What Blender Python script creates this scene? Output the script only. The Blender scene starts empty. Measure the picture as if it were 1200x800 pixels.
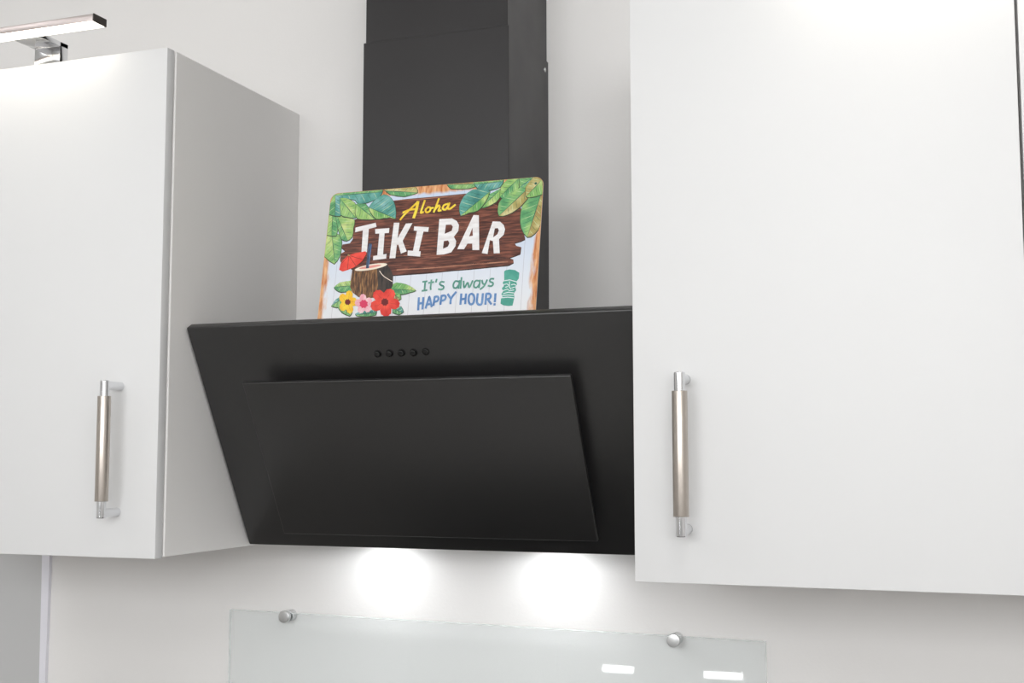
import bpy, bmesh, math, random
from mathutils import Vector, Matrix

# ------------------------------------------------------------------ camera, world, light, exposure
SC = bpy.context.scene
COL = SC.collection
Z0 = 1.40                                   # height of the wall cabinets' underside above the floor
F_PX, YAW, PITCH, ROLL = 1429.75, 0.347394, 0.090088, -0.000894
CAM = Vector((0.92351, -1.60113, Z0 + 0.12939))
_fw = Vector((-math.sin(YAW) * math.cos(PITCH), math.cos(YAW) * math.cos(PITCH), math.sin(PITCH)))
_rt = Vector((math.cos(YAW), math.sin(YAW), 0)); _up = _rt.cross(_fw)
_c, _s = math.cos(ROLL), math.sin(ROLL)
RT, UP = _c * _rt + _s * _up, -_s * _rt + _c * _up
cd = bpy.data.cameras.new('camera'); cam = bpy.data.objects.new('camera', cd); COL.objects.link(cam)
cd.sensor_width = 36; cd.lens = F_PX * 36 / 1200; cd.clip_start = 0.02
m3 = Matrix((RT, UP, -_fw)).transposed()
cam.matrix_world = Matrix.Translation(CAM) @ m3.to_4x4()
SC.camera = cam

world = bpy.data.worlds.new('world'); SC.world = world; world.use_nodes = True
bg = world.node_tree.nodes['Background']
bg.inputs['Color'].default_value = (0.98, 0.985, 1.0, 1); bg.inputs['Strength'].default_value = 1.0

SC.view_settings.view_transform = 'Standard'; SC.view_settings.look = 'None'
SC.view_settings.exposure = -0.08; SC.view_settings.gamma = 1; SC.view_settings.use_curve_mapping = False

# daylight of two unseen rear windows, the second added to brighten side faces
WINDOWS = [(-0.55, 0.75, 1.55, 2.45), (1.2, 2.6, 1.55, 2.45)]; WINDOW_Y = -3.6; DAYLIGHT = 8.6
for x0, x1, z0, z1 in WINDOWS:
    ld = bpy.data.lights.new('daylight', 'AREA'); ld.shape = 'RECTANGLE'; ld.size = x1 - x0 - 0.1; ld.size_y = z1 - z0 - 0.1
    ld.energy = DAYLIGHT * math.pi * ld.size * ld.size_y; ld.color = (0.98, 0.99, 1.0)
    lo_ = bpy.data.objects.new('daylight', ld); COL.objects.link(lo_)
    lo_.location = ((x0 + x1) / 2, WINDOW_Y + 0.03, (z0 + z1) / 2); lo_.rotation_euler = (math.radians(90), 0, 0)

CEILING_FILL = 3.8; BAR_LIGHT = 6.0; HOOD_LIGHT = 21.0

# ------------------------------------------------------------------ helpers
def srgb(r, g, b):
    f = lambda c: (c / 255 / 12.92) if c / 255 <= 0.04045 else ((c / 255 + 0.055) / 1.055) ** 2.4
    return (f(r), f(g), f(b), 1)

def mat(name, col, rough=0.5, metal=0.0, noise=0.0, nscale=20, bump=0.0, bscale=200, emit=None, estr=0, rnoise=0.0, spec=None, stretch=None, aniso=0):
    m = bpy.data.materials.new(name); m.use_nodes = True
    nt = m.node_tree; N = nt.nodes; L = nt.links; b = N['Principled BSDF']
    b.inputs['Base Color'].default_value = col; b.inputs['Roughness'].default_value = rough; b.inputs['Metallic'].default_value = metal
    if spec is not None: b.inputs['Specular IOR Level'].default_value = spec
    if aniso: b.inputs['Anisotropic'].default_value = aniso
    if emit: b.inputs['Emission Color'].default_value = emit; b.inputs['Emission Strength'].default_value = estr
    if noise or bump or rnoise:
        tc = N.new('ShaderNodeTexCoord'); mp = N.new('ShaderNodeMapping'); L.new(tc.outputs['Object'], mp.inputs['Vector'])
        if stretch: mp.inputs['Scale'].default_value = stretch
        if noise or rnoise:
            n = N.new('ShaderNodeTexNoise'); n.inputs['Scale'].default_value = nscale; n.inputs['Detail'].default_value = 5
            L.new(mp.outputs[0], n.inputs['Vector'])
        if noise:
            cr = N.new('ShaderNodeValToRGB')
            cr.color_ramp.elements[0].position = 0.3; cr.color_ramp.elements[1].position = 0.7
            cr.color_ramp.elements[0].color = tuple(max(0, c * (1 - noise)) for c in col[:3]) + (1,)
            cr.color_ramp.elements[1].color = tuple(min(1, c * (1 + noise)) for c in col[:3]) + (1,)
            L.new(n.outputs['Fac'], cr.inputs['Fac']); L.new(cr.outputs['Color'], b.inputs['Base Color'])
        if rnoise:
            mr = N.new('ShaderNodeMapRange'); mr.inputs['From Min'].default_value = 0.3; mr.inputs['From Max'].default_value = 0.7
            mr.inputs['To Min'].default_value = rough - rnoise; mr.inputs['To Max'].default_value = rough + rnoise
            L.new(n.outputs['Fac'], mr.inputs['Value']); L.new(mr.outputs[0], b.inputs['Roughness'])
        if bump:
            nb = N.new('ShaderNodeTexNoise'); nb.inputs['Scale'].default_value = bscale; L.new(mp.outputs[0], nb.inputs['Vector'])
            bp = N.new('ShaderNodeBump'); bp.inputs['Strength'].default_value = bump; bp.inputs['Distance'].default_value = 0.001
            L.new(nb.outputs['Fac'], bp.inputs['Height']); L.new(bp.outputs[0], b.inputs['Normal'])
    return m

ORG = {}
def empty(name, loc):
    o = bpy.data.objects.new(name, None); COL.objects.link(o); o.location = loc; o.empty_display_size = 0.05
    ORG[o] = Vector(loc); return o
def tag(o, label, cat, group=None):
    o['label'] = label; o['category'] = cat
    if group: o['group'] = group
    return o
def thing(name, label, cat, loc, group=None): return tag(empty(name, loc), label, cat, group)
def obj(name, bm, m, parent=None, smooth=False, label=None, base=None):
    """links a bmesh written in world metres as one mesh object"""
    org = ORG[parent] if parent else Vector(base or (0, 0, 0))
    bmesh.ops.translate(bm, verts=bm.verts, vec=-org)
    me = bpy.data.meshes.new(name); bm.to_mesh(me); bm.free()
    ms = m if isinstance(m, (list, tuple)) else [m]
    for x in ms: me.materials.append(x)
    if smooth:
        for p in me.polygons: p.use_smooth = True
        me.set_sharp_from_angle(angle=math.radians(35))
    o = bpy.data.objects.new(name, me); COL.objects.link(o)
    if parent: o.parent = parent
    else: o.location = org
    ORG[o] = org
    if label: o['label'] = label
    return o
def structure(name, bm, m, parent=None, base=None):
    o = obj(name, bm, m, parent, base=base)
    if not parent: o['kind'] = 'structure'
    return o
def box(bm, lo, hi, bev=0, seg=2, mi=0):
    r = bmesh.ops.create_cube(bm, size=1)
    for v in r['verts']:
        v.co = Vector([lo[i] + (v.co[i] + 0.5) * (hi[i] - lo[i]) for i in range(3)])
    fs = set(f for v in r['verts'] for f in v.link_faces)
    for f in fs: f.material_index = mi
    if bev:
        es = list(set(e for v in r['verts'] for e in v.link_edges))
        bmesh.ops.bevel(bm, geom=es, offset=bev, segments=seg, affect='EDGES', profile=0.5)
    return bm
def nbox(lo, hi, bev=0, seg=2): return box(bmesh.new(), lo, hi, bev, seg)
def cyl(bm, a, b, r, seg=32, bev=0, r2=None):
    a, b = Vector(a), Vector(b); d = b - a
    res = bmesh.ops.create_cone(bm, cap_ends=True, segments=seg, radius1=r, radius2=r if r2 is None else r2, depth=d.length)
    if bev:
        es = [e for e in set(e for v in res['verts'] for e in v.link_edges) if any(len(f.verts) > 4 for f in e.link_faces)]
        rv = bmesh.ops.bevel(bm, geom=es, offset=bev, segments=3, affect='EDGES', profile=0.5)
        vs = list(set(rv['verts']) | set(v for v in res['verts'] if v.is_valid))
    else: vs = res['verts']
    M = Matrix.Translation((a + b) / 2) @ d.to_track_quat('Z', 'Y').to_matrix().to_4x4()
    bmesh.ops.transform(bm, matrix=M, verts=vs)
    return bm
def prism_x(bm, prof, x0, x1, bev=0):
    """closed (y, z) profile extruded along X"""
    a = [bm.verts.new((x0, y, z)) for y, z in prof]; b = [bm.verts.new((x1, y, z)) for y, z in prof]
    bm.faces.new(a); bm.faces.new(b[::-1]); n = len(prof)
    for i in range(n): bm.faces.new((a[i], b[i], b[(i + 1) % n], a[(i + 1) % n]))
    bmesh.ops.recalc_face_normals(bm, faces=bm.faces)
    if bev: bmesh.ops.bevel(bm, geom=list(bm.edges), offset=bev, segments=3, affect='EDGES', profile=0.5)
    return bm

# ------------------------------------------------------------------ materials
M_WALL = mat('wall_paint', srgb(238, 236, 234), 0.75, noise=0.012, nscale=3, bump=0.12, bscale=260)
M_PANEL = mat('grey_wall_panel', srgb(196, 196, 196), 0.6, noise=0.012, nscale=3)
M_TRIM = mat('white_joint_profile', srgb(236, 235, 242), 0.4)
M_CEIL = mat('ceiling_paint', srgb(236, 236, 234), 0.85, noise=0.01, bump=0.1)
M_FLOOR = mat('pale_floor', srgb(196, 193, 190), 0.4, noise=0.06, nscale=5)
M_CAB = mat('white_lacquer', srgb(223, 223, 223), 0.6, noise=0.006, nscale=4, bump=0.02, bscale=900)
M_CABIN = mat('white_melamine', srgb(240, 238, 236), 0.5, noise=0.008, nscale=4)
M_BLACK = mat('black_powder_coat', srgb(23, 22, 22), 0.37, noise=0.04, nscale=9, rnoise=0.015, spec=0.9, bump=0.03, bscale=1500)
M_BLACK2 = mat('black_chimney_coat', srgb(36, 34, 35), 0.38, noise=0.05, nscale=11, rnoise=0.04, bump=0.03, bscale=1500)
M_BUTTON = mat('black_gloss_plastic', srgb(16, 16, 16), 0.22)
M_DARK = mat('dark_recess', srgb(12, 12, 12), 0.6)
M_CHROME = mat('chrome', srgb(225, 226, 228), 0.12, 1.0)
M_STEEL = mat('brushed_steel', srgb(188, 180, 172), 0.32, 1.0, noise=0.06, nscale=60, stretch=(40, 40, 1))
M_SATIN = mat('satin_aluminium', srgb(206, 196, 194), 0.38, 1.0)
M_FIX = mat('fixing_steel', srgb(212, 213, 213), 0.34, 1.0)
M_CAP = mat('dark_end_cap', srgb(58, 52, 48), 0.45)
M_BAR = mat('warm_white_diffuser', srgb(255, 250, 240), 0.5, emit=(1.0, 0.94, 0.82, 1), estr=BAR_LIGHT)
M_LENS = mat('cool_white_lens', srgb(250, 252, 255), 0.4, emit=(0.95, 0.98, 1.0, 1), estr=HOOD_LIGHT)
M_CLIGHT = mat('ceiling_panel_diffuser', srgb(250, 250, 250), 0.5, emit=(1.0, 0.995, 0.985, 1), estr=CEILING_FILL)
M_FILTER = mat('filter_mesh', srgb(120, 120, 122), 0.4, 0.8, noise=0.2, nscale=400)
M_SCREW = mat('screw_steel', srgb(220, 220, 220), 0.2, 1.0)
M_TIN = mat('white_tin', srgb(225, 222, 218), 0.35)

def glass_mat(name, tint):
    m = bpy.data.materials.new(name); m.use_nodes = True; nt = m.node_tree; N = nt.nodes; L = nt.links
    N.remove(N['Principled BSDF'])
    out = N['Material Output']; fr = N.new('ShaderNodeFresnel'); fr.inputs['IOR'].default_value = 1.4
    tr = N.new('ShaderNodeBsdfTransparent'); tr.inputs['Color'].default_value = tint
    gl = N.new('ShaderNodeBsdfGlossy'); gl.inputs['Roughness'].default_value = 0.02; gl.inputs['Color'].default_value = (0.98, 1.0, 1.0, 1)
    mx = N.new('ShaderNodeMixShader'); mn = N.new('ShaderNodeMath'); mn.operation = 'MINIMUM'; mn.inputs[1].default_value = 0.10
    L.new(fr.outputs[0], mn.inputs[0]); L.new(mn.outputs[0], mx.inputs[0]); L.new(tr.outputs[0], mx.inputs[1]); L.new(gl.outputs[0], mx.inputs[2])
    L.new(mx.outputs[0], out.inputs['Surface']); return m
M_GLASS = glass_mat('clear_glass', (0.985, 0.996, 0.998, 1))
def edge_glass():
    m = bpy.data.materials.new('ground_glass_edge'); m.use_nodes = True; nt = m.node_tree; N = nt.nodes; L = nt.links
    b = N['Principled BSDF']; b.inputs['Base Color'].default_value = srgb(232, 236, 236); b.inputs['Roughness'].default_value = 0.25
    tr = N.new('ShaderNodeBsdfTransparent'); tr.inputs['Color'].default_value = (0.97, 0.985, 0.985, 1)
    mx = N.new('ShaderNodeMixShader'); mx.inputs[0].default_value = 0.5
    L.new(tr.outputs[0], mx.inputs[1]); L.new(b.outputs[0], mx.inputs[2]); L.new(mx.outputs[0], N['Material Output'].inputs['Surface']); return m
M_GEDGE = edge_glass()

# ------------------------------------------------------------------ the room
XL, XR, YF, CEIL = -2.4, 2.7, -3.6, Z0 + 1.15
structure('floor', nbox((XL - 0.1, YF, -0.1), (XR + 0.1, 0.1, 0)), M_FLOOR)
structure('ceiling', nbox((XL - 0.1, YF, CEIL), (XR + 0.1, 0.1, CEIL + 0.1)), M_CEIL)
wb = structure('wall_back', nbox((XL - 0.1, 0, 0), (XR + 0.1, 0.1, CEIL)), M_WALL)
structure('wall_left', nbox((XL - 0.1, YF, 0), (XL, 0, CEIL)), M_WALL)
structure('wall_right', nbox((XR, YF, 0), (XR + 0.1, 0, CEIL)), M_WALL)
bm = bmesh.new(); xs = [XL - 0.1] + [v for w_ in WINDOWS for v in w_[:2]] + [XR + 0.1]; wz0, wz1 = WINDOWS[0][2:]
box(bm, (xs[0], YF - 0.12, 0), (xs[-1], YF, wz0)); box(bm, (xs[0], YF - 0.12, wz1), (xs[-1], YF, CEIL))
for i in (0, 2, 4): box(bm, (xs[i], YF - 0.12, wz0), (xs[i + 1], YF, wz1))
structure('wall_front', bm, M_WALL)
for n, (x0, x1, z0, z1) in enumerate(WINDOWS):
    fb = bmesh.new(); y0, y1 = YF - 0.09, YF - 0.03; xm = (x0 + x1) / 2
    for a0, a1, c0, c1_ in ((x0, x0 + .05, z0, z1), (x1 - .05, x1, z0, z1), (x0 + .05, x1 - .05, z0, z0 + .05), (x0 + .05, x1 - .05, z1 - .05, z1), (xm - .025, xm + .025, z0 + .05, z1 - .05)):
        box(fb, (a0, y0, c0), (a1, y1, c1_))
    wn = structure('unseen_window_%d' % (n + 1), fb, M_TRIM)
    for a0, a1 in ((x0 + .05, xm - .025), (xm + .025, x1 - .05)): obj('pane', nbox((a0, YF - .066, z0 + .05), (a1, YF - .06, z1 - .05)), M_GLASS, wn)
obj('wall_panel', nbox((-1.2, -0.004, Z0 - 0.5), (-0.4505, 0.002, Z0)), M_PANEL, wb)
bm = bmesh.new()                                        # slim white joint profile, a little narrower at its foot
q = [(-0.4520, Z0), (-0.4365, Z0), (-0.4363, Z0 - 0.06), (-0.4375, Z0 - 0.24), (-0.4390, Z0 - 0.5), (-0.4490, Z0 - 0.5), (-0.4490, Z0 - 0.24), (-0.4510, Z0 - 0.06)]
a = [bm.verts.new((x, -0.006, z)) for x, z in q]; b_ = [bm.verts.new((x, 0.001, z)) for x, z in q]
bm.faces.new(a); bm.faces.new(b_[::-1])
for i in range(len(q)): bm.faces.new((a[i], b_[i], b_[(i + 1) % len(q)], a[(i + 1) % len(q)]))
bmesh.ops.recalc_face_normals(bm, faces=bm.faces)
structure('trim_1', bm, M_TRIM)

for cx, cy in ((-0.9, -1.3), (1.0, -1.3), (-0.9, -2.7), (1.0, -2.7)):      # added ceiling panels, out of view, lifting the ambient light
    t = thing('added_ceiling_light', 'added square white fill panel in the unseen ceiling', 'ceiling light', (cx, cy, CEIL - 0.012), 'added ceiling fill panels')
    fb = bmesh.new()
    for lo, hi in (((-.31, -.31), (.31, -.29)), ((-.31, .29), (.31, .31)), ((-.31, -.29), (-.29, .29)), ((.29, -.29), (.31, .29))):
        box(fb, (cx + lo[0], cy + lo[1], CEIL - 0.012), (cx + hi[0], cy + hi[1], CEIL + 0.002))
    obj('frame', fb, M_TRIM, t)
    obj('diffuser', nbox((cx - .29, cy - .29, CEIL - 0.008), (cx + .29, cy + .29, CEIL + 0.002)), M_CLIGHT, t)

# ------------------------------------------------------------------ counters, below the frame and behind the camera
M_TOP = mat('grey_worktop', srgb(122, 119, 116), 0.4, noise=0.05, nscale=90)
M_HOB = mat('black_ceramic', srgb(14, 14, 15), 0.12)
M_STRIP = mat('cool_strip', srgb(250, 250, 250), 0.5, emit=(1, 1, 1, 1), estr=14.0)
def counter(x0, x1, y0, y1, n, front, label, name):
    t = thing(name, label, 'counter', ((x0 + x1) / 2, (y0 + y1) / 2, 0))
    yi = (y0 + 0.03, y1) if front < 0 else (y0, y1 - 0.03)
    obj('plinth', nbox((x0 + 0.02, yi[0] + 0.05, -0.001), (x1 - 0.02, yi[1] - 0.05 if front > 0 else yi[1] - 0.001, 0.11)), M_CAP, t)
    obj('body', nbox((x0 + 0.005, yi[0] + 0.02, 0.105), (x1 - 0.005, yi[1] - (0.02 if front > 0 else 0.001), 0.862)), M_CABIN, t)
    obj('worktop', nbox((x0, y0, 0.86), (x1, y1 - 0.0005, 0.90), 0.002), M_TOP if front < 0 else M_CAB, t)
    wd = (x1 - x0) / n
    for i in range(n):
        ys = (yi[0], yi[0] + 0.021) if front < 0 else (yi[1] - 0.021, yi[1])
        obj('door', nbox((x0 + wd * i + 0.003, ys[0], 0.115), (x0 + wd * (i + 1) - 0.003, ys[1], 0.855), 0.001), M_CAB, t)
    return t
counter(-1.2, 2.2, -0.62, -0.022, 6, -1, 'run of white base units with a grey worktop below the glass splashback', 'kitchen_counter')
h = thing('cooktop', 'black glass cooktop set on the grey worktop under the hood', 'cooktop', (0.3, -0.31, 0.90))
obj('glass_plate', nbox((0.0, -0.57, 0.9), (0.6, -0.06, 0.906), 0.002), M_HOB, h)
counter(-1.6, 1.9, -3.25, -2.62, 6, 1, 'white kitchen island facing the cabinets across the room', 'kitchen_island')
for x0, x1 in ((-0.262, -0.152), (0.094, 0.226)):        # added glowing strips, out of view, making bright reflections in the splashback
    t = tag(empty('reflection_strip', ((x0 + x1) / 2, -2.65, Z0 - 0.637)), 'added short glowing strip on the island, making a bright reflection in the glass splashback', 'light', 'added reflection strips on the island')
    obj('housing', nbox((x0 - 0.004, -2.652, Z0 - 0.640), (x1 + 0.004, -2.636, Z0 - 0.610), 0.001), M_SATIN, t)
    obj('diffuser', nbox((x0, -2.638, Z0 - 0.637), (x1, -2.633, Z0 - 0.614)), M_STRIP, t)

# ------------------------------------------------------------------ wall cabinets
H = 0.6414; DC = 0.3137; DD0, DD1 = 0.3155, 0.3308       # carcass depth, door back and door front
def cabinet(x0, x1, zo, label, handle_x):
    zb, zt = Z0 + zo, Z0 + zo + H
    t = thing('wall_cabinet', label, 'cabinet', ((x0 + x1) / 2, 0, zb))
    body = bmesh.new(); p = 0.018
    for lo, hi in (((x0, -DC, zb), (x0 + p, 0, zt)), ((x1 - p, -DC, zb), (x1, 0, zt)),
                   ((x0 + p, -DC, zb), (x1 - p, 0, zb + p)), ((x0 + p, -DC, zt - p), (x1 - p, 0, zt)),
                   ((x0 + p, -0.012, zb + p), (x1 - p, -0.004, zt - p)), ((x0 + p, -DC + 0.03, zb + 0.32), (x1 - p, -0.012, zb + 0.336))):
        box(body, lo, hi, 0.0016, 2)
    obj('body', body, M_CABIN, t)
    d = obj('door', nbox((x0 + 0.0012, -DD1, zb - 0.001), (x1 - 0.0012, -DD0, zt), 0.0011, 2), M_CAB, t, smooth=True)
    for z in (zb + 0.03, zt - 0.03):                      # small bumpers close the gap behind the door
        for x in (x0 + 0.012, x1 - 0.012):
            obj('bumper', cyl(bmesh.new(), (x, -DC + 0.001, z), (x, -DD0 - 0.0005, z), 0.004, 12), M_CABIN, t)
    if handle_x is not None:
        hz0, hz1 = zb + 0.0490, zb + 0.2175; y = -DD1 - 0.0305; x = handle_x
        rod = cyl(bmesh.new(), (x, y, hz0), (x, y, hz1), 0.0058, 32, 0.0012)
        obj('handle_rod', rod, M_CHROME, d, True, 'polished chrome rod showing at both ends of the handle')
        sl = cyl(bmesh.new(), (x, y, hz0 + 0.0205), (x, y, hz1 - 0.0195), 0.0081, 40, 0.0004)
        obj('handle_grip', sl, M_STEEL, d, True, 'brushed steel sleeve around the handle rod')
        for z in (hz0 + 0.0062, hz1 - 0.0062):
            obj('handle_post', cyl(bmesh.new(), (x, y, z), (x, -DD1 + 0.001, z), 0.0056, 28, 0.0003), M_CHROME, d, True)
    return t
cabinet(-0.4505, 0.0, 0.0, 'white wall cabinet with a slim light bar mounted on top, beside the black hood', -0.0585)
cabinet(0.6, 0.9931, -0.0063, 'white wall cabinet with a steel bar handle, overlapping the right end of the black hood', 0.658)
cabinet(0.9934, 1.3865, -0.0063, 'white wall cabinet without a handle in view, past the narrow door gap', None)

# ------------------------------------------------------------------ range hood
XH0, XH1 = 0.003, 0.597
hood = thing('range_hood', 'matt black angled cooker hood with chimney and raised front panel, between the white cabinets', 'cooker hood', (0.3, 0, Z0))
A2 = Vector((-0.2834, Z0 + 0.2875)); B2 = Vector((-0.1247, Z0 + 0.0021))
U2 = (A2 - B2).normalized(); N2 = Vector((-U2.y, U2.x)) if -U2.y < 0 else Vector((U2.y, -U2.x))
N2 = Vector((-0.873969, -0.485981)); FL = (A2 - B2).length
def face(s, off): p = B2 + U2 * s + N2 * off; return (p.x, p.y)
TOPZ = Z0 + 0.2779
pl = prism_x(bmesh.new(), [face(0, 0), face(FL, 0), face(FL, -0.013), face(0, -0.013)], XH0, XH1, 0.002)
obj('face_plate', pl, M_BLACK, hood, True)
bt = face(FL - 0.012, -0.012)
hs = prism_x(bmesh.new(), [face(0.008, -0.012), bt, (bt[0], TOPZ), (0, TOPZ), (0, Z0 + 0.006), (-0.112, Z0 + 0.006)], XH0 + 0.004, XH1 - 0.004)
obj('housing', hs, M_BLACK, hood)
# raised front panel on a shallow plinth, standing a few centimetres clear of the face
PX0, PX1, PS0, PS1, PO = 0.0840, 0.5150, 0.0388, 0.2607, 0.030
fp = prism_x(bmesh.new(), [face(PS0, PO), face(PS1, PO), face(PS1, PO - 0.006), face(PS0, PO - 0.006)], PX0, PX1, 0.0012)
obj('front_panel', fp, M_BLACK, hood, True)
pb = prism_x(bmesh.new(), [face(PS0 + 0.012, PO - 0.005), face(PS1 - 0.05, PO - 0.005), face(PS1 - 0.05, -0.001), face(PS0 + 0.012, -0.001)], PX0 + 0.05, PX1 - 0.05)
obj('panel_mount', pb, M_DARK, hood)
n3 = Vector((0, N2.x, N2.y))
for i in range(5):
    p = face(0.2826 + 0.0001 * i, 0); c = Vector((0.2648 + 0.01595 * i, p[0], p[1]))
    ring = cyl(bmesh.new(), c - n3 * 0.002, c + n3 * 0.0006, 0.0050, 28, 0.0002)
    b = obj('button', cyl(bmesh.new(), c - n3 * 0.003, c + n3 * (0.0042 if i < 4 else 0.0022), 0.0040, 28, 0.0010), M_BUTTON, hood, True)
    obj('collar', ring, M_DARK, b, True)
# chimney: a lower sleeve and the upper one that telescopes out of it
CX0, CX1, CY = 0.1905, 0.3985, -0.163
SZ = Z0 + 0.6775
def sleeve(x0, x1, y0, z0, z1, th=0.0012):
    b = bmesh.new()
    box(b, (x0, y0, z0), (x1, y0 + th, z1), 0.0004, 1); box(b, (x0, y0 + th, z0), (x0 + th, 0, z1)); box(b, (x1 - th, y0 + th, z0), (x1, 0, z1))
    return b
obj('lower_chimney', sleeve(CX0, CX1, CY, TOPZ, SZ), M_BLACK2, hood)
obj('upper_chimney', sleeve(CX0 + 0.0022, CX1 - 0.0022, CY + 0.0022, TOPZ + 0.05, CEIL), M_BLACK2, hood)
obj('chimney_screw', cyl(bmesh.new(), (CX1 - 0.003, -0.0167, Z0 + 0.662), (CX1 + 0.0016, -0.0167, Z0 + 0.662), 0.0034, 20, 0.0008), M_SCREW, hood, True, 'bright screw head on the chimney side')
# underside: grease filter and the two lamps that light the wall
obj('grease_filter', nbox((0.10, -0.105, Z0 + 0.003), (0.50, -0.085, Z0 + 0.0065), 0.001), M_FILTER, hood)
for x in (0.160, 0.415):
    b = obj('lamp_ring', cyl(bmesh.new(), (x, -0.056, Z0 + 0.0030), (x, -0.056, Z0 + 0.008), 0.032, 36), M_CHROME, hood, True)
    obj('lamp_lens', cyl(bmesh.new(), (x, -0.056, Z0 + 0.0020), (x, -0.056, Z0 + 0.0075), 0.028, 36), M_LENS, b)

# ------------------------------------------------------------------ light bars on top of the cabinets
def light_bar(dx, dz, x0, x1, xa, label):
    zt = Z0 + H + dz
    t = thing('cabinet_light', label, 'light', (xa, -0.30, zt), 'light bars on the cabinet tops')
    yb, yf, z0, z1 = -0.3535, -0.378, Z0 + 0.6691 + dz, Z0 + 0.6787 + dz
    obj('housing', nbox((x0, yf, z0 + 0.0006), (x1, yb, z1), 0.0008), M_SATIN, t, True)
    obj('diffuser', nbox((x0 + 0.002, yf + 0.001, z0), (x1 - 0.002, yb - 0.001, z0 + 0.004)), M_BAR, t)
    for xe in ((x0 - 0.0012, x0 + 0.0008), (x1 - 0.0008, x1 + 0.0012)):
        obj('end_cap', nbox((xe[0], yf - 0.0003, z0 - 0.0002), (xe[1], yb + 0.0003, z1 + 0.0003), 0.0003, 1), M_CAP, t)
    obj('arm', nbox((xa - 0.021, yb - 0.006, z0 + 0.0010), (xa + 0.021, -0.296, z0 + 0.0075), 0.0008), M_CHROME, t, True)
    obj('mounting_block', nbox((xa - 0.021, -0.312, zt - 0.0005), (xa + 0.021, -0.2960, z0 + 0.0075), 0.0008), M_CHROME, t, True)
light_bar(0, 0, -0.3345, -0.0792, -0.2068, 'slim glowing light bar with a dark end cap on the white cabinet beside the chimney')
light_bar(0, -0.0063, 0.78, 1.035, 0.9075, 'slim warm light bar on top of the tall white cabinet door right of the hood')

# ------------------------------------------------------------------ glass splashback
gx0, gx1, gzt, gzb, gy0, gy1 = -0.095, 0.6903, Z0 - 0.1030, Z0 - 0.485, -0.0180, -0.0120
gs = thing('glass_splashback', 'clear glass splashback panel held off the wall by round steel fixings', 'splashback', ((gx0 + gx1) / 2, 0, gzb))
bm = nbox((gx0, gy0, gzb), (gx1, gy1, gzt))
sh = 0.0068                                              # the panel hangs a few millimetres lower at one end
for v in bm.verts:
    if v.co.x > 0.3: v.co.z -= sh
bm.normal_update()
for f in bm.faces: f.material_index = 0 if abs(f.normal.y) > 0.9 else 1
obj('pane', bm, [M_GLASS, M_GEDGE], gs)
for x in (0.0005, 0.5735):
    z = gzt - sh * (x - gx0) / (gx1 - gx0) - 0.0045
    for zz in (z, gzb + 0.012):
        b = obj('fixing', cyl(bmesh.new(), (x, 0.001, zz), (x, -0.012, zz), 0.0080, 36, 0.0004), M_FIX, gs, True)
        obj('core', cyl(bmesh.new(), (x, -0.010, zz + 0.004), (x, -0.020, zz + 0.004), 0.0038, 20), M_CHROME, b, True)
        obj('cap', cyl(bmesh.new(), (x, -0.0180, zz), (x, -0.0255, zz), 0.0086, 36, 0.0008), M_FIX, b, True)

# ------------------------------------------------------------------ tin sign leaning on the chimney
S_TOP = Vector((0.146, -0.1665, Z0 + 0.4745)); lean = math.atan2(0.0335, 0.1760)
SV = Vector((0, math.sin(lean), math.cos(lean))); SU = Vector((1, 0, 0)); SN = SU.cross(SV)      # SN faces the room
SW, SH = 0.3008, 0.2
S_O = S_TOP - SV * SH                                    # lower left corner of the face
sign = thing('tin_sign', 'colourful tin tiki bar sign with leaves and flowers, leaning on the black chimney', 'sign', (S_O.x + SW / 2, S_O.y, S_O.z))
def pix(px, py):
    """photo pixel -> (u, v) metres on the sign's face"""
    d = (_fw + RT * ((px - 600) / F_PX) - UP * ((py - 400) / F_PX))
    t = (S_O - CAM).dot(SN) / d.dot(SN); p = CAM + d * t - S_O
    return (p.dot(SU), p.dot(SV))
def c1(x, y): return pix(360 + x / 4, 195 + y / 4)
def c2(x, y): return pix(370 + x / 8, 200 + y / 8)
def c3(x, y): return pix(500 + x / 8, 200 + y / 8)
def c4(x, y): return pix(370 + x / 8, 280 + y / 8)
def c5(x, y): return pix(480 + x / 8, 280 + y / 8)
LAYER = 0.000008
def w(u, v, k):
    u = min(max(u, 0.0004), SW - 0.0004); v = min(max(v, 0.0004), SH - 0.0004)      # print ends at the plate's rounded edge
    cu = min(max(u, 0.011), SW - 0.011); cv = min(max(v, 0.011), SH - 0.011); dl = math.hypot(u - cu, v - cv)
    if dl > 0.0106: u = cu + (u - cu) * 0.0106 / dl; v = cv + (v - cv) * 0.0106 / dl
    return S_O + SU * u + SV * v + SN * (LAYER * k)
def poly(bm, pts, k, mi=0):
    vs = [bm.verts.new(w(u, v, k)) for u, v in pts]
    try: f = bm.faces.new(vs)
    except ValueError: return
    f.material_index = mi
    f.normal_update()
    if f.normal.dot(SN) < 0: f.normal_flip()
def done(bm):
    bmesh.ops.triangulate(bm, faces=list(bm.faces)); return bm
def stroke(bm, pts, wd, k, mi=0, taper=False):
    pts = [Vector(p) for p in pts]; n = len(pts); Lf, Rt = [], []
    for i, p in enumerate(pts):
        d = (pts[min(i + 1, n - 1)] - pts[max(i - 1, 0)])
        if d.length < 1e-9: d = Vector((1, 0))
        d.normalize(); nn = Vector((-d.y, d.x)); h = wd / 2 * (1 - 0.75 * abs(2 * i / (n - 1) - 1) if taper and n > 1 else 1)
        e = d * (wd * 0.25 if i == n - 1 else (-wd * 0.25 if i == 0 else 0))
        Lf.append(p + nn * h + e); Rt.append(p - nn * h + e)
    for i in range(n - 1):
        poly(bm, [Lf[i], Lf[i + 1], Rt[i + 1], Rt[i]], k, mi)
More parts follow.
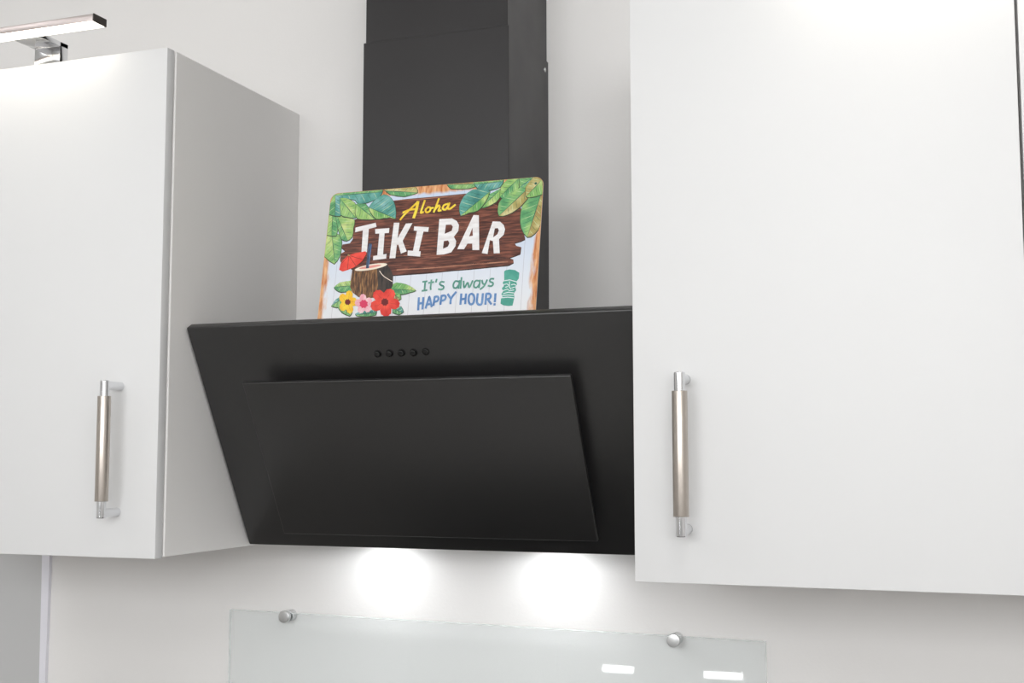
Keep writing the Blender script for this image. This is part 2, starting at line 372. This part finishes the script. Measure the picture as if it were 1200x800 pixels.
def smooth_line(pts, sub=5):
    """Catmull-Rom through the points"""
    P = [Vector(p) for p in pts]; out = []
    for i in range(len(P) - 1):
        a, b, c, d = P[max(i - 1, 0)], P[i], P[i + 1], P[min(i + 2, len(P) - 1)]
        for j in range(sub):
            t = j / sub
            out.append(0.5 * ((2 * b) + (c - a) * t + (2 * a - 5 * b + 4 * c - d) * t * t + (3 * b - a - 3 * c + d) * t ** 3))
    out.append(P[-1]); return out

def print_mat(name, c_a, c_b, scale=60, stretch=(1, 1, 1), c_c=None, rough=0.38):
    m = bpy.data.materials.new(name); m.use_nodes = True; nt = m.node_tree; N = nt.nodes; L = nt.links; b = N['Principled BSDF']
    tc = N.new('ShaderNodeTexCoord'); mp = N.new('ShaderNodeMapping'); mp.inputs['Scale'].default_value = stretch; L.new(tc.outputs['Object'], mp.inputs['Vector'])
    n = N.new('ShaderNodeTexNoise'); n.inputs['Scale'].default_value = scale; n.inputs['Detail'].default_value = 6; L.new(mp.outputs[0], n.inputs['Vector'])
    cr = N.new('ShaderNodeValToRGB'); e = cr.color_ramp.elements; e[0].position = 0.33; e[1].position = 0.67; e[0].color = c_a; e[1].color = c_b
    if c_c: x = e.new(0.5); x.color = c_c
    L.new(n.outputs['Fac'], cr.inputs['Fac']); L.new(cr.outputs['Color'], b.inputs['Base Color']); b.inputs['Roughness'].default_value = rough
    return m
P_WHITE = print_mat('print_letter_white', srgb(230, 226, 225), srgb(246, 245, 245), 60, (1, 1, 5))
P_YELLOW = print_mat('print_yellow', srgb(240, 190, 40), srgb(252, 232, 80), 120)
P_BOARD = print_mat('print_dark_board', srgb(66, 32, 24), srgb(142, 84, 64), 30, (1.6, 6, 16), srgb(98, 54, 42))
P_HOLE = print_mat('print_letter_gap', srgb(66, 32, 24), srgb(132, 74, 56), 26, (1.2, 6, 9), srgb(92, 48, 36))
P_EDGE = mat('print_board_edge', srgb(46, 28, 26), 0.4)
P_LIGHTSTREAK = print_mat('print_board_streak', srgb(150, 92, 70), srgb(196, 140, 112), 60, (1, 4, 8))
P_GREEN = print_mat('print_leaf_green', srgb(70, 140, 92), srgb(160, 200, 120), 55, (1, 1, 1), srgb(106, 172, 112))
P_LGREEN = print_mat('print_leaf_light', srgb(104, 170, 96), srgb(206, 218, 142), 55, (1, 1, 1), srgb(150, 194, 110))
P_TEAL = print_mat('print_leaf_teal', srgb(58, 128, 122), srgb(140, 190, 190), 55, (1, 1, 1), srgb(92, 164, 150))
P_BROWNLEAF = print_mat('print_leaf_brown', srgb(160, 128, 84), srgb(214, 204, 150), 60, (1, 1, 1), srgb(176, 164, 96))
P_RIM = mat('print_leaf_rim', srgb(52, 66, 48), 0.4)
P_VEIN = mat('print_vein_dark', srgb(48, 98, 78), 0.4)
P_VEINL = mat('print_vein_light', srgb(206, 224, 176), 0.4)
P_COCO = print_mat('print_coconut', srgb(66, 42, 26), srgb(166, 122, 76), 70, (5, 2, 1), srgb(112, 76, 46))
P_COCOD = print_mat('print_coconut_dark', srgb(28, 26, 28), srgb(74, 62, 54), 60, (4, 2, 1))
P_CREAM = mat('print_cream', srgb(246, 232, 214), 0.4)
P_PINKIN = mat('print_pink_inside', srgb(228, 152, 140), 0.4)
P_RED = print_mat('print_red', srgb(214, 40, 34), srgb(246, 84, 66), 70)
P_DRED = mat('print_dark_red', srgb(112, 18, 20), 0.4)
P_STRAW = print_mat('print_straw', srgb(30, 40, 62), srgb(74, 98, 128), 90)
P_PINK = print_mat('print_pink', srgb(238, 150, 168), srgb(252, 214, 218), 80)
P_HOT = mat('print_hot_pink', srgb(222, 56, 98), 0.4)
P_YEL2 = print_mat('print_flower_yellow', srgb(246, 178, 24), srgb(254, 224, 60), 90)
P_BLUE = print_mat('print_blue', srgb(78, 124, 182), srgb(118, 158, 206), 120)
P_TEALT = print_mat('print_teal_text', srgb(66, 138, 124), srgb(112, 168, 150), 120)
P_TIKI = print_mat('print_mug_teal', srgb(58, 148, 132), srgb(92, 176, 156), 60)
P_PALE = mat('print_pale', srgb(226, 236, 238), 0.4)

def plate_mat():
    """washed white planks shading to pale blue, with a ragged band of orange wood along the sides and the top"""
    m = bpy.data.materials.new('print_planks'); m.use_nodes = True; nt = m.node_tree; N = nt.nodes; L = nt.links; b = N['Principled BSDF']
    b.inputs['Roughness'].default_value = 0.38
    def math_(op, a, c=None, clamp=False):
        n = N.new('ShaderNodeMath'); n.operation = op; n.use_clamp = clamp
        for i, x in enumerate((a, c)):
            if x is None: continue
            if isinstance(x, (int, float)): n.inputs[i].default_value = x
            else: L.new(x, n.inputs[i])
        return n.outputs[0]
    def mix(f, a, c):
        n = N.new('ShaderNodeMix'); n.data_type = 'RGBA'; L.new(f, n.inputs[0])
        for x, s in ((a, n.inputs[6]), (c, n.inputs[7])):
            if isinstance(x, tuple): s.default_value = x
            else: L.new(x, s)
        return n.outputs[2]
    tc = N.new('ShaderNodeTexCoord'); sp = N.new('ShaderNodeSeparateXYZ'); L.new(tc.outputs['Object'], sp.inputs[0])
    X, Z = sp.outputs['X'], sp.outputs['Z']             # X about the middle, Z up from the foot
    def noise(scale, st):
        mp = N.new('ShaderNodeMapping'); mp.inputs['Scale'].default_value = st; L.new(tc.outputs['Object'], mp.inputs[0])
        n = N.new('ShaderNodeTexNoise'); n.inputs['Scale'].default_value = scale; n.inputs['Detail'].default_value = 5; L.new(mp.outputs[0], n.inputs['Vector']); return n.outputs['Fac']
    grain = noise(50, (6, 1, 1)); rag = noise(60, (2, 1, 0.6))
    wash = math_('MULTIPLY', math_('SUBTRACT', Z, 0.02), 9.0, True)
    base = mix(wash, srgb(240, 240, 241), srgb(206, 219, 238))
    side = math_('SUBTRACT', math_('ABSOLUTE', X), 0.1395)
    side = math_('MULTIPLY', math_('ADD', side, math_('MULTIPLY', math_('SUBTRACT', rag, 0.5), 0.022)), 170, True)
    top = math_('MULTIPLY', math_('ADD', math_('SUBTRACT', Z, 0.1845), math_('MULTIPLY', math_('SUBTRACT', rag, 0.5), 0.008)), 260, True)
    om = math_('MAXIMUM', side, top)
    orange = mix(math_('MULTIPLY', math_('SUBTRACT', grain, 0.35), 3.3, True), srgb(196, 112, 58), srgb(240, 190, 138))
    col = mix(om, base, orange)
    pl_ = math_('FRACT', math_('MULTIPLY', math_('ADD', X, 0.5), 46.0))
    seam = math_('MULTIPLY', math_('LESS_THAN', pl_, 0.03), 0.35)
    col = mix(seam, col, srgb(140, 132, 140))
    L.new(col, b.inputs['Base Color']); return m
P_PLATE = plate_mat()

def round_rect(wd, ht, r, n=6):
    pts = []
    for cx, cy, a0 in ((wd - r, ht - r, 0), (r, ht - r, 90), (r, r, 180), (wd - r, r, 270)):
        for i in range(n + 1):
            a = math.radians(a0 + 90 * i / n); pts.append((cx + r * math.cos(a), cy + r * math.sin(a)))
    return pts
bm = bmesh.new(); rr = round_rect(SW, SH, 0.011)
fr = [bm.verts.new(S_O + SU * u + SV * v) for u, v in rr]; bk = [bm.verts.new(S_O + SU * u + SV * v - SN * 0.0012) for u, v in rr]
f0 = bm.faces.new(fr); f1 = bm.faces.new(bk[::-1]); f1.material_index = 1
for i in range(len(rr)):
    f = bm.faces.new((fr[i], bk[i], bk[(i + 1) % len(rr)], fr[(i + 1) % len(rr)])); f.material_index = 1
bmesh.ops.recalc_face_normals(bm, faces=bm.faces)
plate = obj('plate', bm, [P_PLATE, M_TIN], sign)

# the dark wooden board
board = [(405, 160), (470, 152), (600, 141), (735, 128), (820, 122), (900, 140), (985, 170), (1004, 200), (1006, 290), (1018, 322), (1022, 340), (1000, 350), (972, 358), (980, 372), (1004, 378), (1000, 408), (975, 418), (945, 428), (966, 436), (968, 450), (945, 462), (860, 470), (760, 480), (680, 486), (560, 498), (400, 509), (250, 520), (200, 470), (160, 452), (154, 436), (158, 408), (180, 396), (162, 380), (165, 366), (200, 360), (214, 340), (216, 250), (260, 238), (330, 220), (400, 200)]
bm = bmesh.new(); poly(bm, [c1(x, y + 5) for x, y in board], 1, 1); poly(bm, [c1(x, y) for x, y in board], 2, 0)
rnd = random.Random(4)
for i in range(46):                                     # grain lines following the board's slope
    x = rnd.uniform(225, 900); l = rnd.uniform(40, 170); y = rnd.uniform(175, 480) - (x - 400) * 0.02
    if y > 495 - (x - 400) * 0.075 or (y < 250 and x < 420): continue
    x2 = min(x + l, 960); stroke(bm, smooth_line([c1(x, y), c1((x + x2) / 2, y - 5 + rnd.uniform(-3, 3)), c1(x2, y - (x2 - x) * 0.06)], 3), rnd.uniform(0.0003, 0.0008), 3, rnd.choice((1, 1, 2)))
stroke(bm, [c1(420, 485), c1(600, 474), c1(780, 458), c1(940, 446)], 0.0016, 3, 2)
stroke(bm, [c1(415, 160), c1(560, 150), c1(730, 136)], 0.0010, 3, 2)
obj('printed_board', done(bm), [P_BOARD, P_EDGE, P_LIGHTSTREAK], plate)

# leaves: an outline and a midrib; one tone on each side of the rib, veins, and a thin dark rim
def clip(pts, a, b, sign_):
    out = []; n = len(pts); d = Vector(b) - Vector(a)
    f = lambda p: sign_ * (d.x * (p[1] - a[1]) - d.y * (p[0] - a[0]))
    for i in range(n):
        p, q_ = pts[i], pts[(i + 1) % n]; fp, fq = f(p), f(q_)
        if fp >= 0: out.append(p)
        if fp * fq < 0: t = fp / (fp - fq); out.append((p[0] + (q_[0] - p[0]) * t, p[1] + (q_[1] - p[1]) * t))
    return out
def reach(pts, o, d):
    best = None; n = len(pts)
    for i in range(n):
        p, q_ = Vector(pts[i]), Vector(pts[(i + 1) % n]); e = q_ - p; den = d.x * e.y - d.y * e.x
        if abs(den) < 1e-12: continue
        w_ = p - o; t = (w_.x * e.y - w_.y * e.x) / den; s_ = (w_.x * d.y - w_.y * d.x) / den
        if t > 1e-5 and 0 <= s_ <= 1 and (best is None or t < best): best = t
    return best or 0
LEAFMAT = {'g': P_GREEN, 'l': P_LGREEN, 't': P_TEAL, 'b': P_BROWNLEAF}
def leaf(cv, outline, rib, ma, mb, k, veins=6):
    base = [cv(*p) for p in outline]; O = []
    base = [(0 if u < 0.006 else (SW if u > SW - 0.006 else u), SH if v > SH - 0.006 else v) for u, v in base]   # run to the plate's edge
    for i, p in enumerate(base):                        # a slightly scalloped edge
        q_ = base[(i + 1) % len(base)]; O.append(p)
        m_ = (Vector(p) + Vector(q_)) / 2; c_ = Vector((sum(x for x, y in base) / len(base), sum(y for x, y in base) / len(base)))
        O.append(tuple(m_ + (m_ - c_) * 0.05))
    A, B = Vector(cv(*rib[0])), Vector(cv(*rib[1])); d = (B - A).normalized(); L_ = (B - A).length
    bm = bmesh.new(); c_ = Vector((sum(x for x, y in O) / len(O), sum(y for x, y in O) / len(O)))
    poly(bm, [tuple(c_ + (Vector(p) - c_) * (1 + 0.0008 / max((Vector(p) - c_).length, 1e-4)) + Vector((0.0002, -0.0006))) for p in O], k, 4)
    for sg, mi in ((1, 0), (-1, 1)):
        h = clip(O, A, B, sg)
        if len(h) > 2: poly(bm, h, k + 1, mi)
    stroke(bm, [A, A.lerp(B, 0.5), B], 0.0010, k + 2, 2, True)
    for sg in (1, -1):
        nn = Vector((-d.y, d.x)) * sg; vd = (nn * 0.85 + d * 0.55).normalized()
        for j in range(veins):
            o = A.lerp(B, (j + 0.35) / (veins + 0.6)); t = reach(O, o, vd)
            if t < 0.001: continue
            stroke(bm, [o, o + vd * t * 0.5 + d * 0.0004, o + vd * t * 0.92], 0.0006, k + 2, 2 if (j + (sg > 0)) % 2 else 3, True)
    obj('printed_leaf', done(bm), [LEAFMAT[ma], LEAFMAT[mb], P_VEIN, P_VEINL, P_RIM], plate)
K = 5
for cv, ol, rib, ma, mb, nv in (
        (c2, [(600, 165), (700, 150), (900, 128), (935, 165), (952, 207), (830, 242), (700, 222), (640, 205)], [(600, 185), (950, 205)], 'b', 'g', 6),
        (c2, [(150, 228), (240, 192), (420, 165), (580, 160), (628, 195), (590, 250), (480, 300), (400, 308), (370, 272), (210, 252)], [(160, 235), (620, 200)], 'g', 't', 7),
        (c2, [(110, 590), (175, 580), (240, 620), (240, 720), (225, 800), (175, 872), (105, 800), (85, 760)], [(150, 580), (180, 870)], 'g', 'l', 6),
        (c2, [(125, 410), (200, 420), (205, 560), (190, 610), (110, 600)], [(160, 400), (150, 610)], 'g', 'l', 4),
        (c2, [(190, 425), (290, 425), (365, 465), (352, 540), (342, 620), (292, 656), (242, 640), (215, 560)], [(200, 425), (300, 655)], 'l', 'g', 6),
        (c2, [(140, 245), (230, 258), (240, 410), (220, 425), (128, 408)], [(185, 250), (180, 420)], 't', 'g', 4),
        (c2, [(230, 258), (300, 262), (365, 300), (388, 370), (372, 442), (290, 432), (236, 415)], [(235, 270), (375, 440)], 'l', 'g', 5),
        (c2, [(380, 312), (470, 312), (530, 400), (566, 452), (470, 456), (392, 448), (372, 400)], [(385, 318), (550, 450)], 'g', 'l', 5),
        (c2, [(500, 342), (560, 270), (640, 222), (705, 255), (745, 330), (748, 450), (690, 436), (640, 442), (570, 452), (520, 395)], [(500, 345), (747, 447)], 't', 'l', 7),
        (c3, [(192, 130), (260, 108), (460, 95), (455, 150), (380, 168), (230, 168)], [(460, 125), (195, 132)], 'g', 'b', 5),
        (c3, [(440, 128), (480, 90), (570, 80), (690, 72), (722, 100), (690, 152), (600, 182), (480, 168)], [(720, 100), (445, 130)], 't', 'g', 6),
        (c3, [(508, 350), (560, 240), (640, 195), (705, 160), (692, 240), (652, 292), (580, 332)], [(700, 170), (512, 345)], 'l', 'g', 5),
        (c3, [(320, 422), (308, 330), (350, 240), (430, 180), (540, 176), (594, 195), (545, 300), (482, 372), (400, 392)], [(594, 196), (320, 420)], 'l', 't', 7),
        (c3, [(870, 66), (1000, 55), (1010, 80), (960, 112), (870, 168)], [(1000, 60), (872, 160)], 't', 'g', 4),
        (c3, [(688, 245), (700, 150), (760, 78), (862, 66), (867, 150), (822, 222), (740, 268)], [(862, 70), (690, 245)], 'g', 'l', 6),
        (c3, [(945, 622), (890, 540), (880, 430), (900, 330), (950, 250), (1040, 200), (1098, 190), (1090, 350), (1082, 500), (1012, 592)], [(1080, 200), (945, 618)], 'b', 'g', 8),
        (c3, [(680, 424), (672, 335), (700, 270), (800, 205), (900, 148), (960, 108), (1010, 130), (955, 240), (920, 292), (850, 360), (760, 412)], [(1000, 120), (682, 420)], 'b', 'g', 8),
        (c3, [(930, 155), (1000, 80), (1060, 62), (1096, 85), (1102, 180), (1065, 222), (965, 252), (930, 235)], [(1090, 80), (935, 240)], 'l', 'b', 5)):
    leaf(cv, ol, rib, ma, mb, K, nv); K += 3
bm = bmesh.new()                                        # the little nail hole in the corner
hc = Vector(c1(1072, 80)); poly(bm, [hc + Vector((math.cos(a), math.sin(a))) * 0.0018 for a in [i * math.pi / 6 for i in range(12)]], K, 0)
obj('nail_hole', done(bm), P_VEIN, plate)
K += 2

# TIKI BAR
LET = {
 't': [[(227, 287), (322, 264), (326, 284), (225, 309)], [(262, 292), (290, 288), (281, 402), (255, 402)]],
 'i': [[(319, 294), (386, 289), (384, 312), (320, 316)], [(339, 310), (364, 309), (356, 418), (329, 420)], [(310, 420), (373, 410), (371, 432), (309, 440)]],
 'k': [[(407, 264), (433, 264), (414, 430), (386, 431)], [(420, 345), (463, 268), (494, 266), (440, 364), (422, 368)], [(424, 352), (444, 338), (467, 398), (440, 409)]],
 'j': [[(502, 281), (571, 285), (568, 307), (500, 301)], [(516, 299), (546, 305), (523, 402), (496, 398)], [(472, 394), (533, 398), (530, 423), (471, 418)]],
 'b': [[(620, 247), (680, 244), (702, 256), (712, 275), (709, 303), (688, 330), (699, 350), (696, 373), (676, 403), (640, 413), (607, 415)]],
 'a': [[(780, 228), (805, 229), (807, 392), (775, 392), (774, 362), (752, 362), (736, 388), (704, 388)]],
 'r': [[(870, 258), (905, 259), (922, 275), (928, 295), (922, 320), (900, 341), (903, 407), (875, 408), (871, 350), (857, 346), (846, 411), (819, 406)]]}
HOLE = {'b': [[(651, 274), (677, 273), (683, 283), (678, 302), (645, 316)], [(641, 350), (661, 347), (667, 360), (660, 376), (637, 386)]],
        'a': [[(775, 288), (777, 325), (760, 328)]], 'r': [[(880, 291), (894, 289), (899, 300), (892, 318), (872, 333)]]}
for c in 'tikjbar':
    bm = bmesh.new()
    for i, p in enumerate(LET[c]): poly(bm, [c1(x, y) for x, y in p], K + 0.1 * i, 0)
    for p in HOLE.get(c, []): poly(bm, [c1(x, y) for x, y in p], K + 1, 1)
    xs = [x for p in LET[c] for x, y in p]; ys = [y for p in LET[c] for x, y in p]
    obj('printed_letter', done(bm), [P_WHITE, P_HOLE], plate, label='white painted capital letter')
# Aloha
YW = 0.0027
AL = [[(437, 250), (455, 228), (490, 194), (520, 166)], [(520, 166), (512, 205), (500, 240)], [(450, 216), (480, 204), (515, 200)],
      [(552, 160), (538, 200), (533, 218), (545, 214)], [(566, 192), (555, 205), (562, 216), (576, 208), (578, 194), (566, 192)], [(578, 196), (592, 194)],
      [(618, 152), (604, 190), (594, 214)], [(600, 202), (616, 184), (622, 190), (616, 208), (628, 206)],
      [(660, 176), (642, 182), (636, 198), (650, 202), (664, 180)], [(668, 172), (660, 196), (672, 198), (694, 180)]]
bm = bmesh.new()
for i, s in enumerate(AL): stroke(bm, smooth_line([c1(*p) for p in s], 4), YW if i != 1 else YW * 1.5, K + 0.05 * i)
obj('printed_word', done(bm), P_YELLOW, plate, label='yellow brush script word')
# It's always / HAPPY HOUR!
LOWER = [[(125, 402), (165, 397)], [(148, 398), (140, 482)], [(118, 486), (164, 480)], [(206, 385), (198, 450), (200, 474)], [(180, 412), (226, 404)], [(255, 378), (248, 404)],
         [(325, 404), (296, 402), (284, 420), (296, 434), (318, 444), (318, 464), (296, 474), (272, 470)],
         [(458, 398), (430, 396), (412, 426), (416, 456), (440, 458), (460, 434)], [(470, 390), (460, 462)], [(488, 362), (478, 462)],
         [(508, 396), (514, 458), (546, 408), (560, 456), (592, 392)], [(650, 392), (622, 392), (605, 420), (608, 450), (630, 454), (652, 430)], [(662, 386), (652, 456)],
         [(680, 388), (688, 418), (706, 426)], [(728, 384), (700, 440), (664, 472)], [(790, 374), (764, 374), (752, 392), (764, 404), (782, 412), (782, 430), (764, 442), (738, 438)]]
UPPER = [[(88, 552), (82, 664)], [(130, 550), (122, 656)], [(86, 606), (126, 600)], [(152, 648), (182, 552), (190, 552), (208, 634)], [(166, 614), (202, 608)],
         [(236, 546), (225, 622)], [(236, 544), (262, 540), (272, 556), (262, 580), (231, 590)], [(300, 536), (290, 612)], [(300, 534), (328, 530), (340, 546), (328, 570), (296, 580)],
         [(360, 518), (388, 560)], [(436, 498), (392, 556), (384, 606)], [(486, 516), (478, 612)], [(530, 516), (522, 606)], [(482, 566), (527, 560)],
         [(582, 514), (562, 526), (554, 570), (564, 606), (582, 612), (600, 598), (608, 556), (600, 524), (582, 514)],
         [(640, 514), (632, 580), (640, 608), (658, 616), (678, 602), (688, 514)], [(720, 516), (712, 612)], [(720, 514), (750, 514), (762, 534), (750, 560), (716, 566)], [(734, 566), (766, 610)],
         [(806, 514), (800, 588)], [(798, 608), (797, 618)]]
for strokes, m_, wd in ((LOWER, P_TEALT, 0.0023), (UPPER, P_BLUE, 0.0029)):
    bm = bmesh.new()
    for i, s in enumerate(strokes): stroke(bm, smooth_line([c5(*p) for p in s], 4) if len(s) > 2 else [c5(*p) for p in s], wd, K + 0.05 * i)
    obj('printed_line', done(bm), m_, plate, label='green lettering' if m_ is P_TEALT else 'blue capital lettering')
# green mug
bm = bmesh.new()
poly(bm, [c5(*p) for p in ((888, 304), (905, 292), (940, 286), (990, 292), (1030, 318), (1024, 372), (1002, 400), (1008, 428), (990, 448), (1000, 480), (978, 510), (984, 545), (966, 624), (930, 628), (880, 622), (854, 606), (858, 560), (872, 546), (862, 516), (878, 490), (866, 462), (886, 440), (874, 410), (888, 390))], K, 0)
for i, s in enumerate(([(884, 392), (940, 384), (1004, 402)], [(884, 428), (914, 420), (930, 436)], [(955, 430), (980, 424), (998, 434)], [(900, 452), (922, 446)], [(938, 400), (936, 448), (950, 470)], [(958, 460), (985, 452)],
                       [(872, 486), (920, 470), (936, 486), (980, 478)], [(880, 512), (925, 500), (975, 506)], [(868, 532), (925, 526), (978, 530)], [(862, 552), (920, 546), (978, 552)])):
    stroke(bm, [c5(*p) for p in s], 0.0011, K + 1 + 0.05 * i, 1)
obj('printed_mug', done(bm), [P_TIKI, P_PALE], plate, label='teal cylindrical mug with pale carved lines')
# coconut drink
K += 3
for ol, rib, ma, mb in (
        ([(174, 452), (230, 408), (330, 392), (342, 485), (240, 498), (200, 482)], [(340, 440), (178, 452)], 'g', 'l'),
        ([(148, 628), (190, 568), (240, 538), (255, 620), (200, 642)], [(250, 560), (150, 626)], 'g', 't'),
        ([(710, 438), (760, 408), (840, 424), (900, 450), (940, 484), (880, 502), (800, 520), (720, 500)], [(712, 470), (938, 484)], 'l', 'g'),
        ([(700, 490), (790, 515), (800, 560), (770, 575), (700, 540)], [(705, 500), (795, 565)], 'l', 'b'),
        ([(730, 640), (800, 632), (824, 682), (782, 708), (725, 690)], [(730, 650), (815, 695)], 't', 'g'),
        ([(210, 640), (260, 620), (340, 640), (340, 690), (318, 722), (250, 690)], [(250, 625), (325, 715)], 'l', 'g'),
        ([(375, 700), (440, 670), (570, 668), (560, 715), (480, 726), (390, 722)], [(565, 690), (380, 712)], 'g', 't')):
    leaf(c4, ol, rib, ma, mb, K, 5); K += 3
bm = bmesh.new()
poly(bm, [c4(*p) for p in ((345, 284), (330, 390), (324, 450), (345, 500), (400, 545), (480, 560), (600, 545), (600, 275))], K, 0)
poly(bm, [c4(*p) for p in ((575, 280), (672, 240), (712, 300), (728, 350), (724, 440), (690, 500), (640, 540), (560, 552), (585, 430))], K + 0.4, 1)
poly(bm, [c4(520 + 152 * math.cos(a) , 264 + 26 * math.sin(a) - 26 * math.cos(a)) for a in [i * math.pi / 14 for i in range(28)]], K + 1, 2)
poly(bm, [c4(512 + 104 * math.cos(a), 262 + 12 * math.sin(a) - 16 * math.cos(a)) for a in [i * math.pi / 14 for i in range(28)]], K + 1.5, 3)
stroke(bm, smooth_line([c4(600, 300), c4(640, 350), c4(720, 400)], 4), 0.0009, K + 1, 2)
for i in range(9):
    x = 360 + i * 25; stroke(bm, smooth_line([c4(x, 310 + (i % 3) * 12), c4(x - 6, 400), c4(x + (i - 4) * -3, 500)], 3), 0.0006, K + 0.7, 4)
stroke(bm, [c4(487, 268), c4(498, 150), c4(512, 50)], 0.0042, K + 2.2, 5)
stroke(bm, [c4(497, 258), c4(516, 120), c4(524, 55)], 0.0008, K + 2.6, 6)
obj('printed_coconut', done(bm), [P_COCO, P_COCOD, P_CREAM, P_PINKIN, P_EDGE, P_STRAW, P_BLUE], plate, label='brown coconut cup with a dark straw')
bm = bmesh.new()
poly(bm, [c4(*p) for p in ((222, 290), (236, 230), (262, 195), (310, 150), (380, 132), (470, 116), (478, 140), (440, 205), (400, 240), (360, 268), (300, 292), (255, 306))], K + 3, 0)
for e in ((236, 240), (300, 290), (380, 255), (445, 195)): stroke(bm, [c4(312, 155), c4(*e)], 0.0005, K + 4, 1)
stroke(bm, [c4(305, 150), c4(322, 158)], 0.0016, K + 4.2, 2)
obj('printed_umbrella', done(bm), [P_RED, P_DRED, P_BROWNLEAF], plate, label='red paper cocktail umbrella')
K += 5
def flower(cx, cy, rx, ry, ma, mc, k, rot, core, n=5):
    bm = bmesh.new()
    for j in range(n):
        a = rot + j * 2 * math.pi / n; pts = []
        for i in range(13):
            t = i / 12 * 2 - 1; rad = (0.30 + 0.70 * math.cos(t * math.pi / 2) ** 0.55) * (1 + 0.05 * (i % 2)); aa = a + t * 0.74
            pts.append(c4(cx + rx * rad * math.cos(aa), cy + ry * rad * math.sin(aa)))
        poly(bm, [c4(cx, cy)] + pts, k + 0.25 * j, 0)
        stroke(bm, [c4(cx, cy), c4(cx + rx * 0.8 * math.cos(a), cy + ry * 0.8 * math.sin(a))], 0.0006, k + 1.6, 2, True)
    poly(bm, [c4(cx + core * math.cos(i * math.pi / 8) * (1 + 0.25 * (i % 2)), cy + core * math.sin(i * math.pi / 8) * (1 + 0.25 * (i % 2))) for i in range(16)], k + 2, 1)
    return obj('printed_flower', done(bm), [ma, mc, mc], plate)
flower(302, 592, 86, 108, P_YEL2, P_DRED, K, -1.3, 24)['label'] = 'yellow flower with a dark red eye'; K += 3
flower(452, 610, 82, 92, P_PINK, P_HOT, K, -1.7, 34)['label'] = 'pink and white flower'; K += 3
flower(650, 592, 138, 132, P_RED, P_DRED, K, -2.3, 30)['label'] = 'large red flower'; K += 3
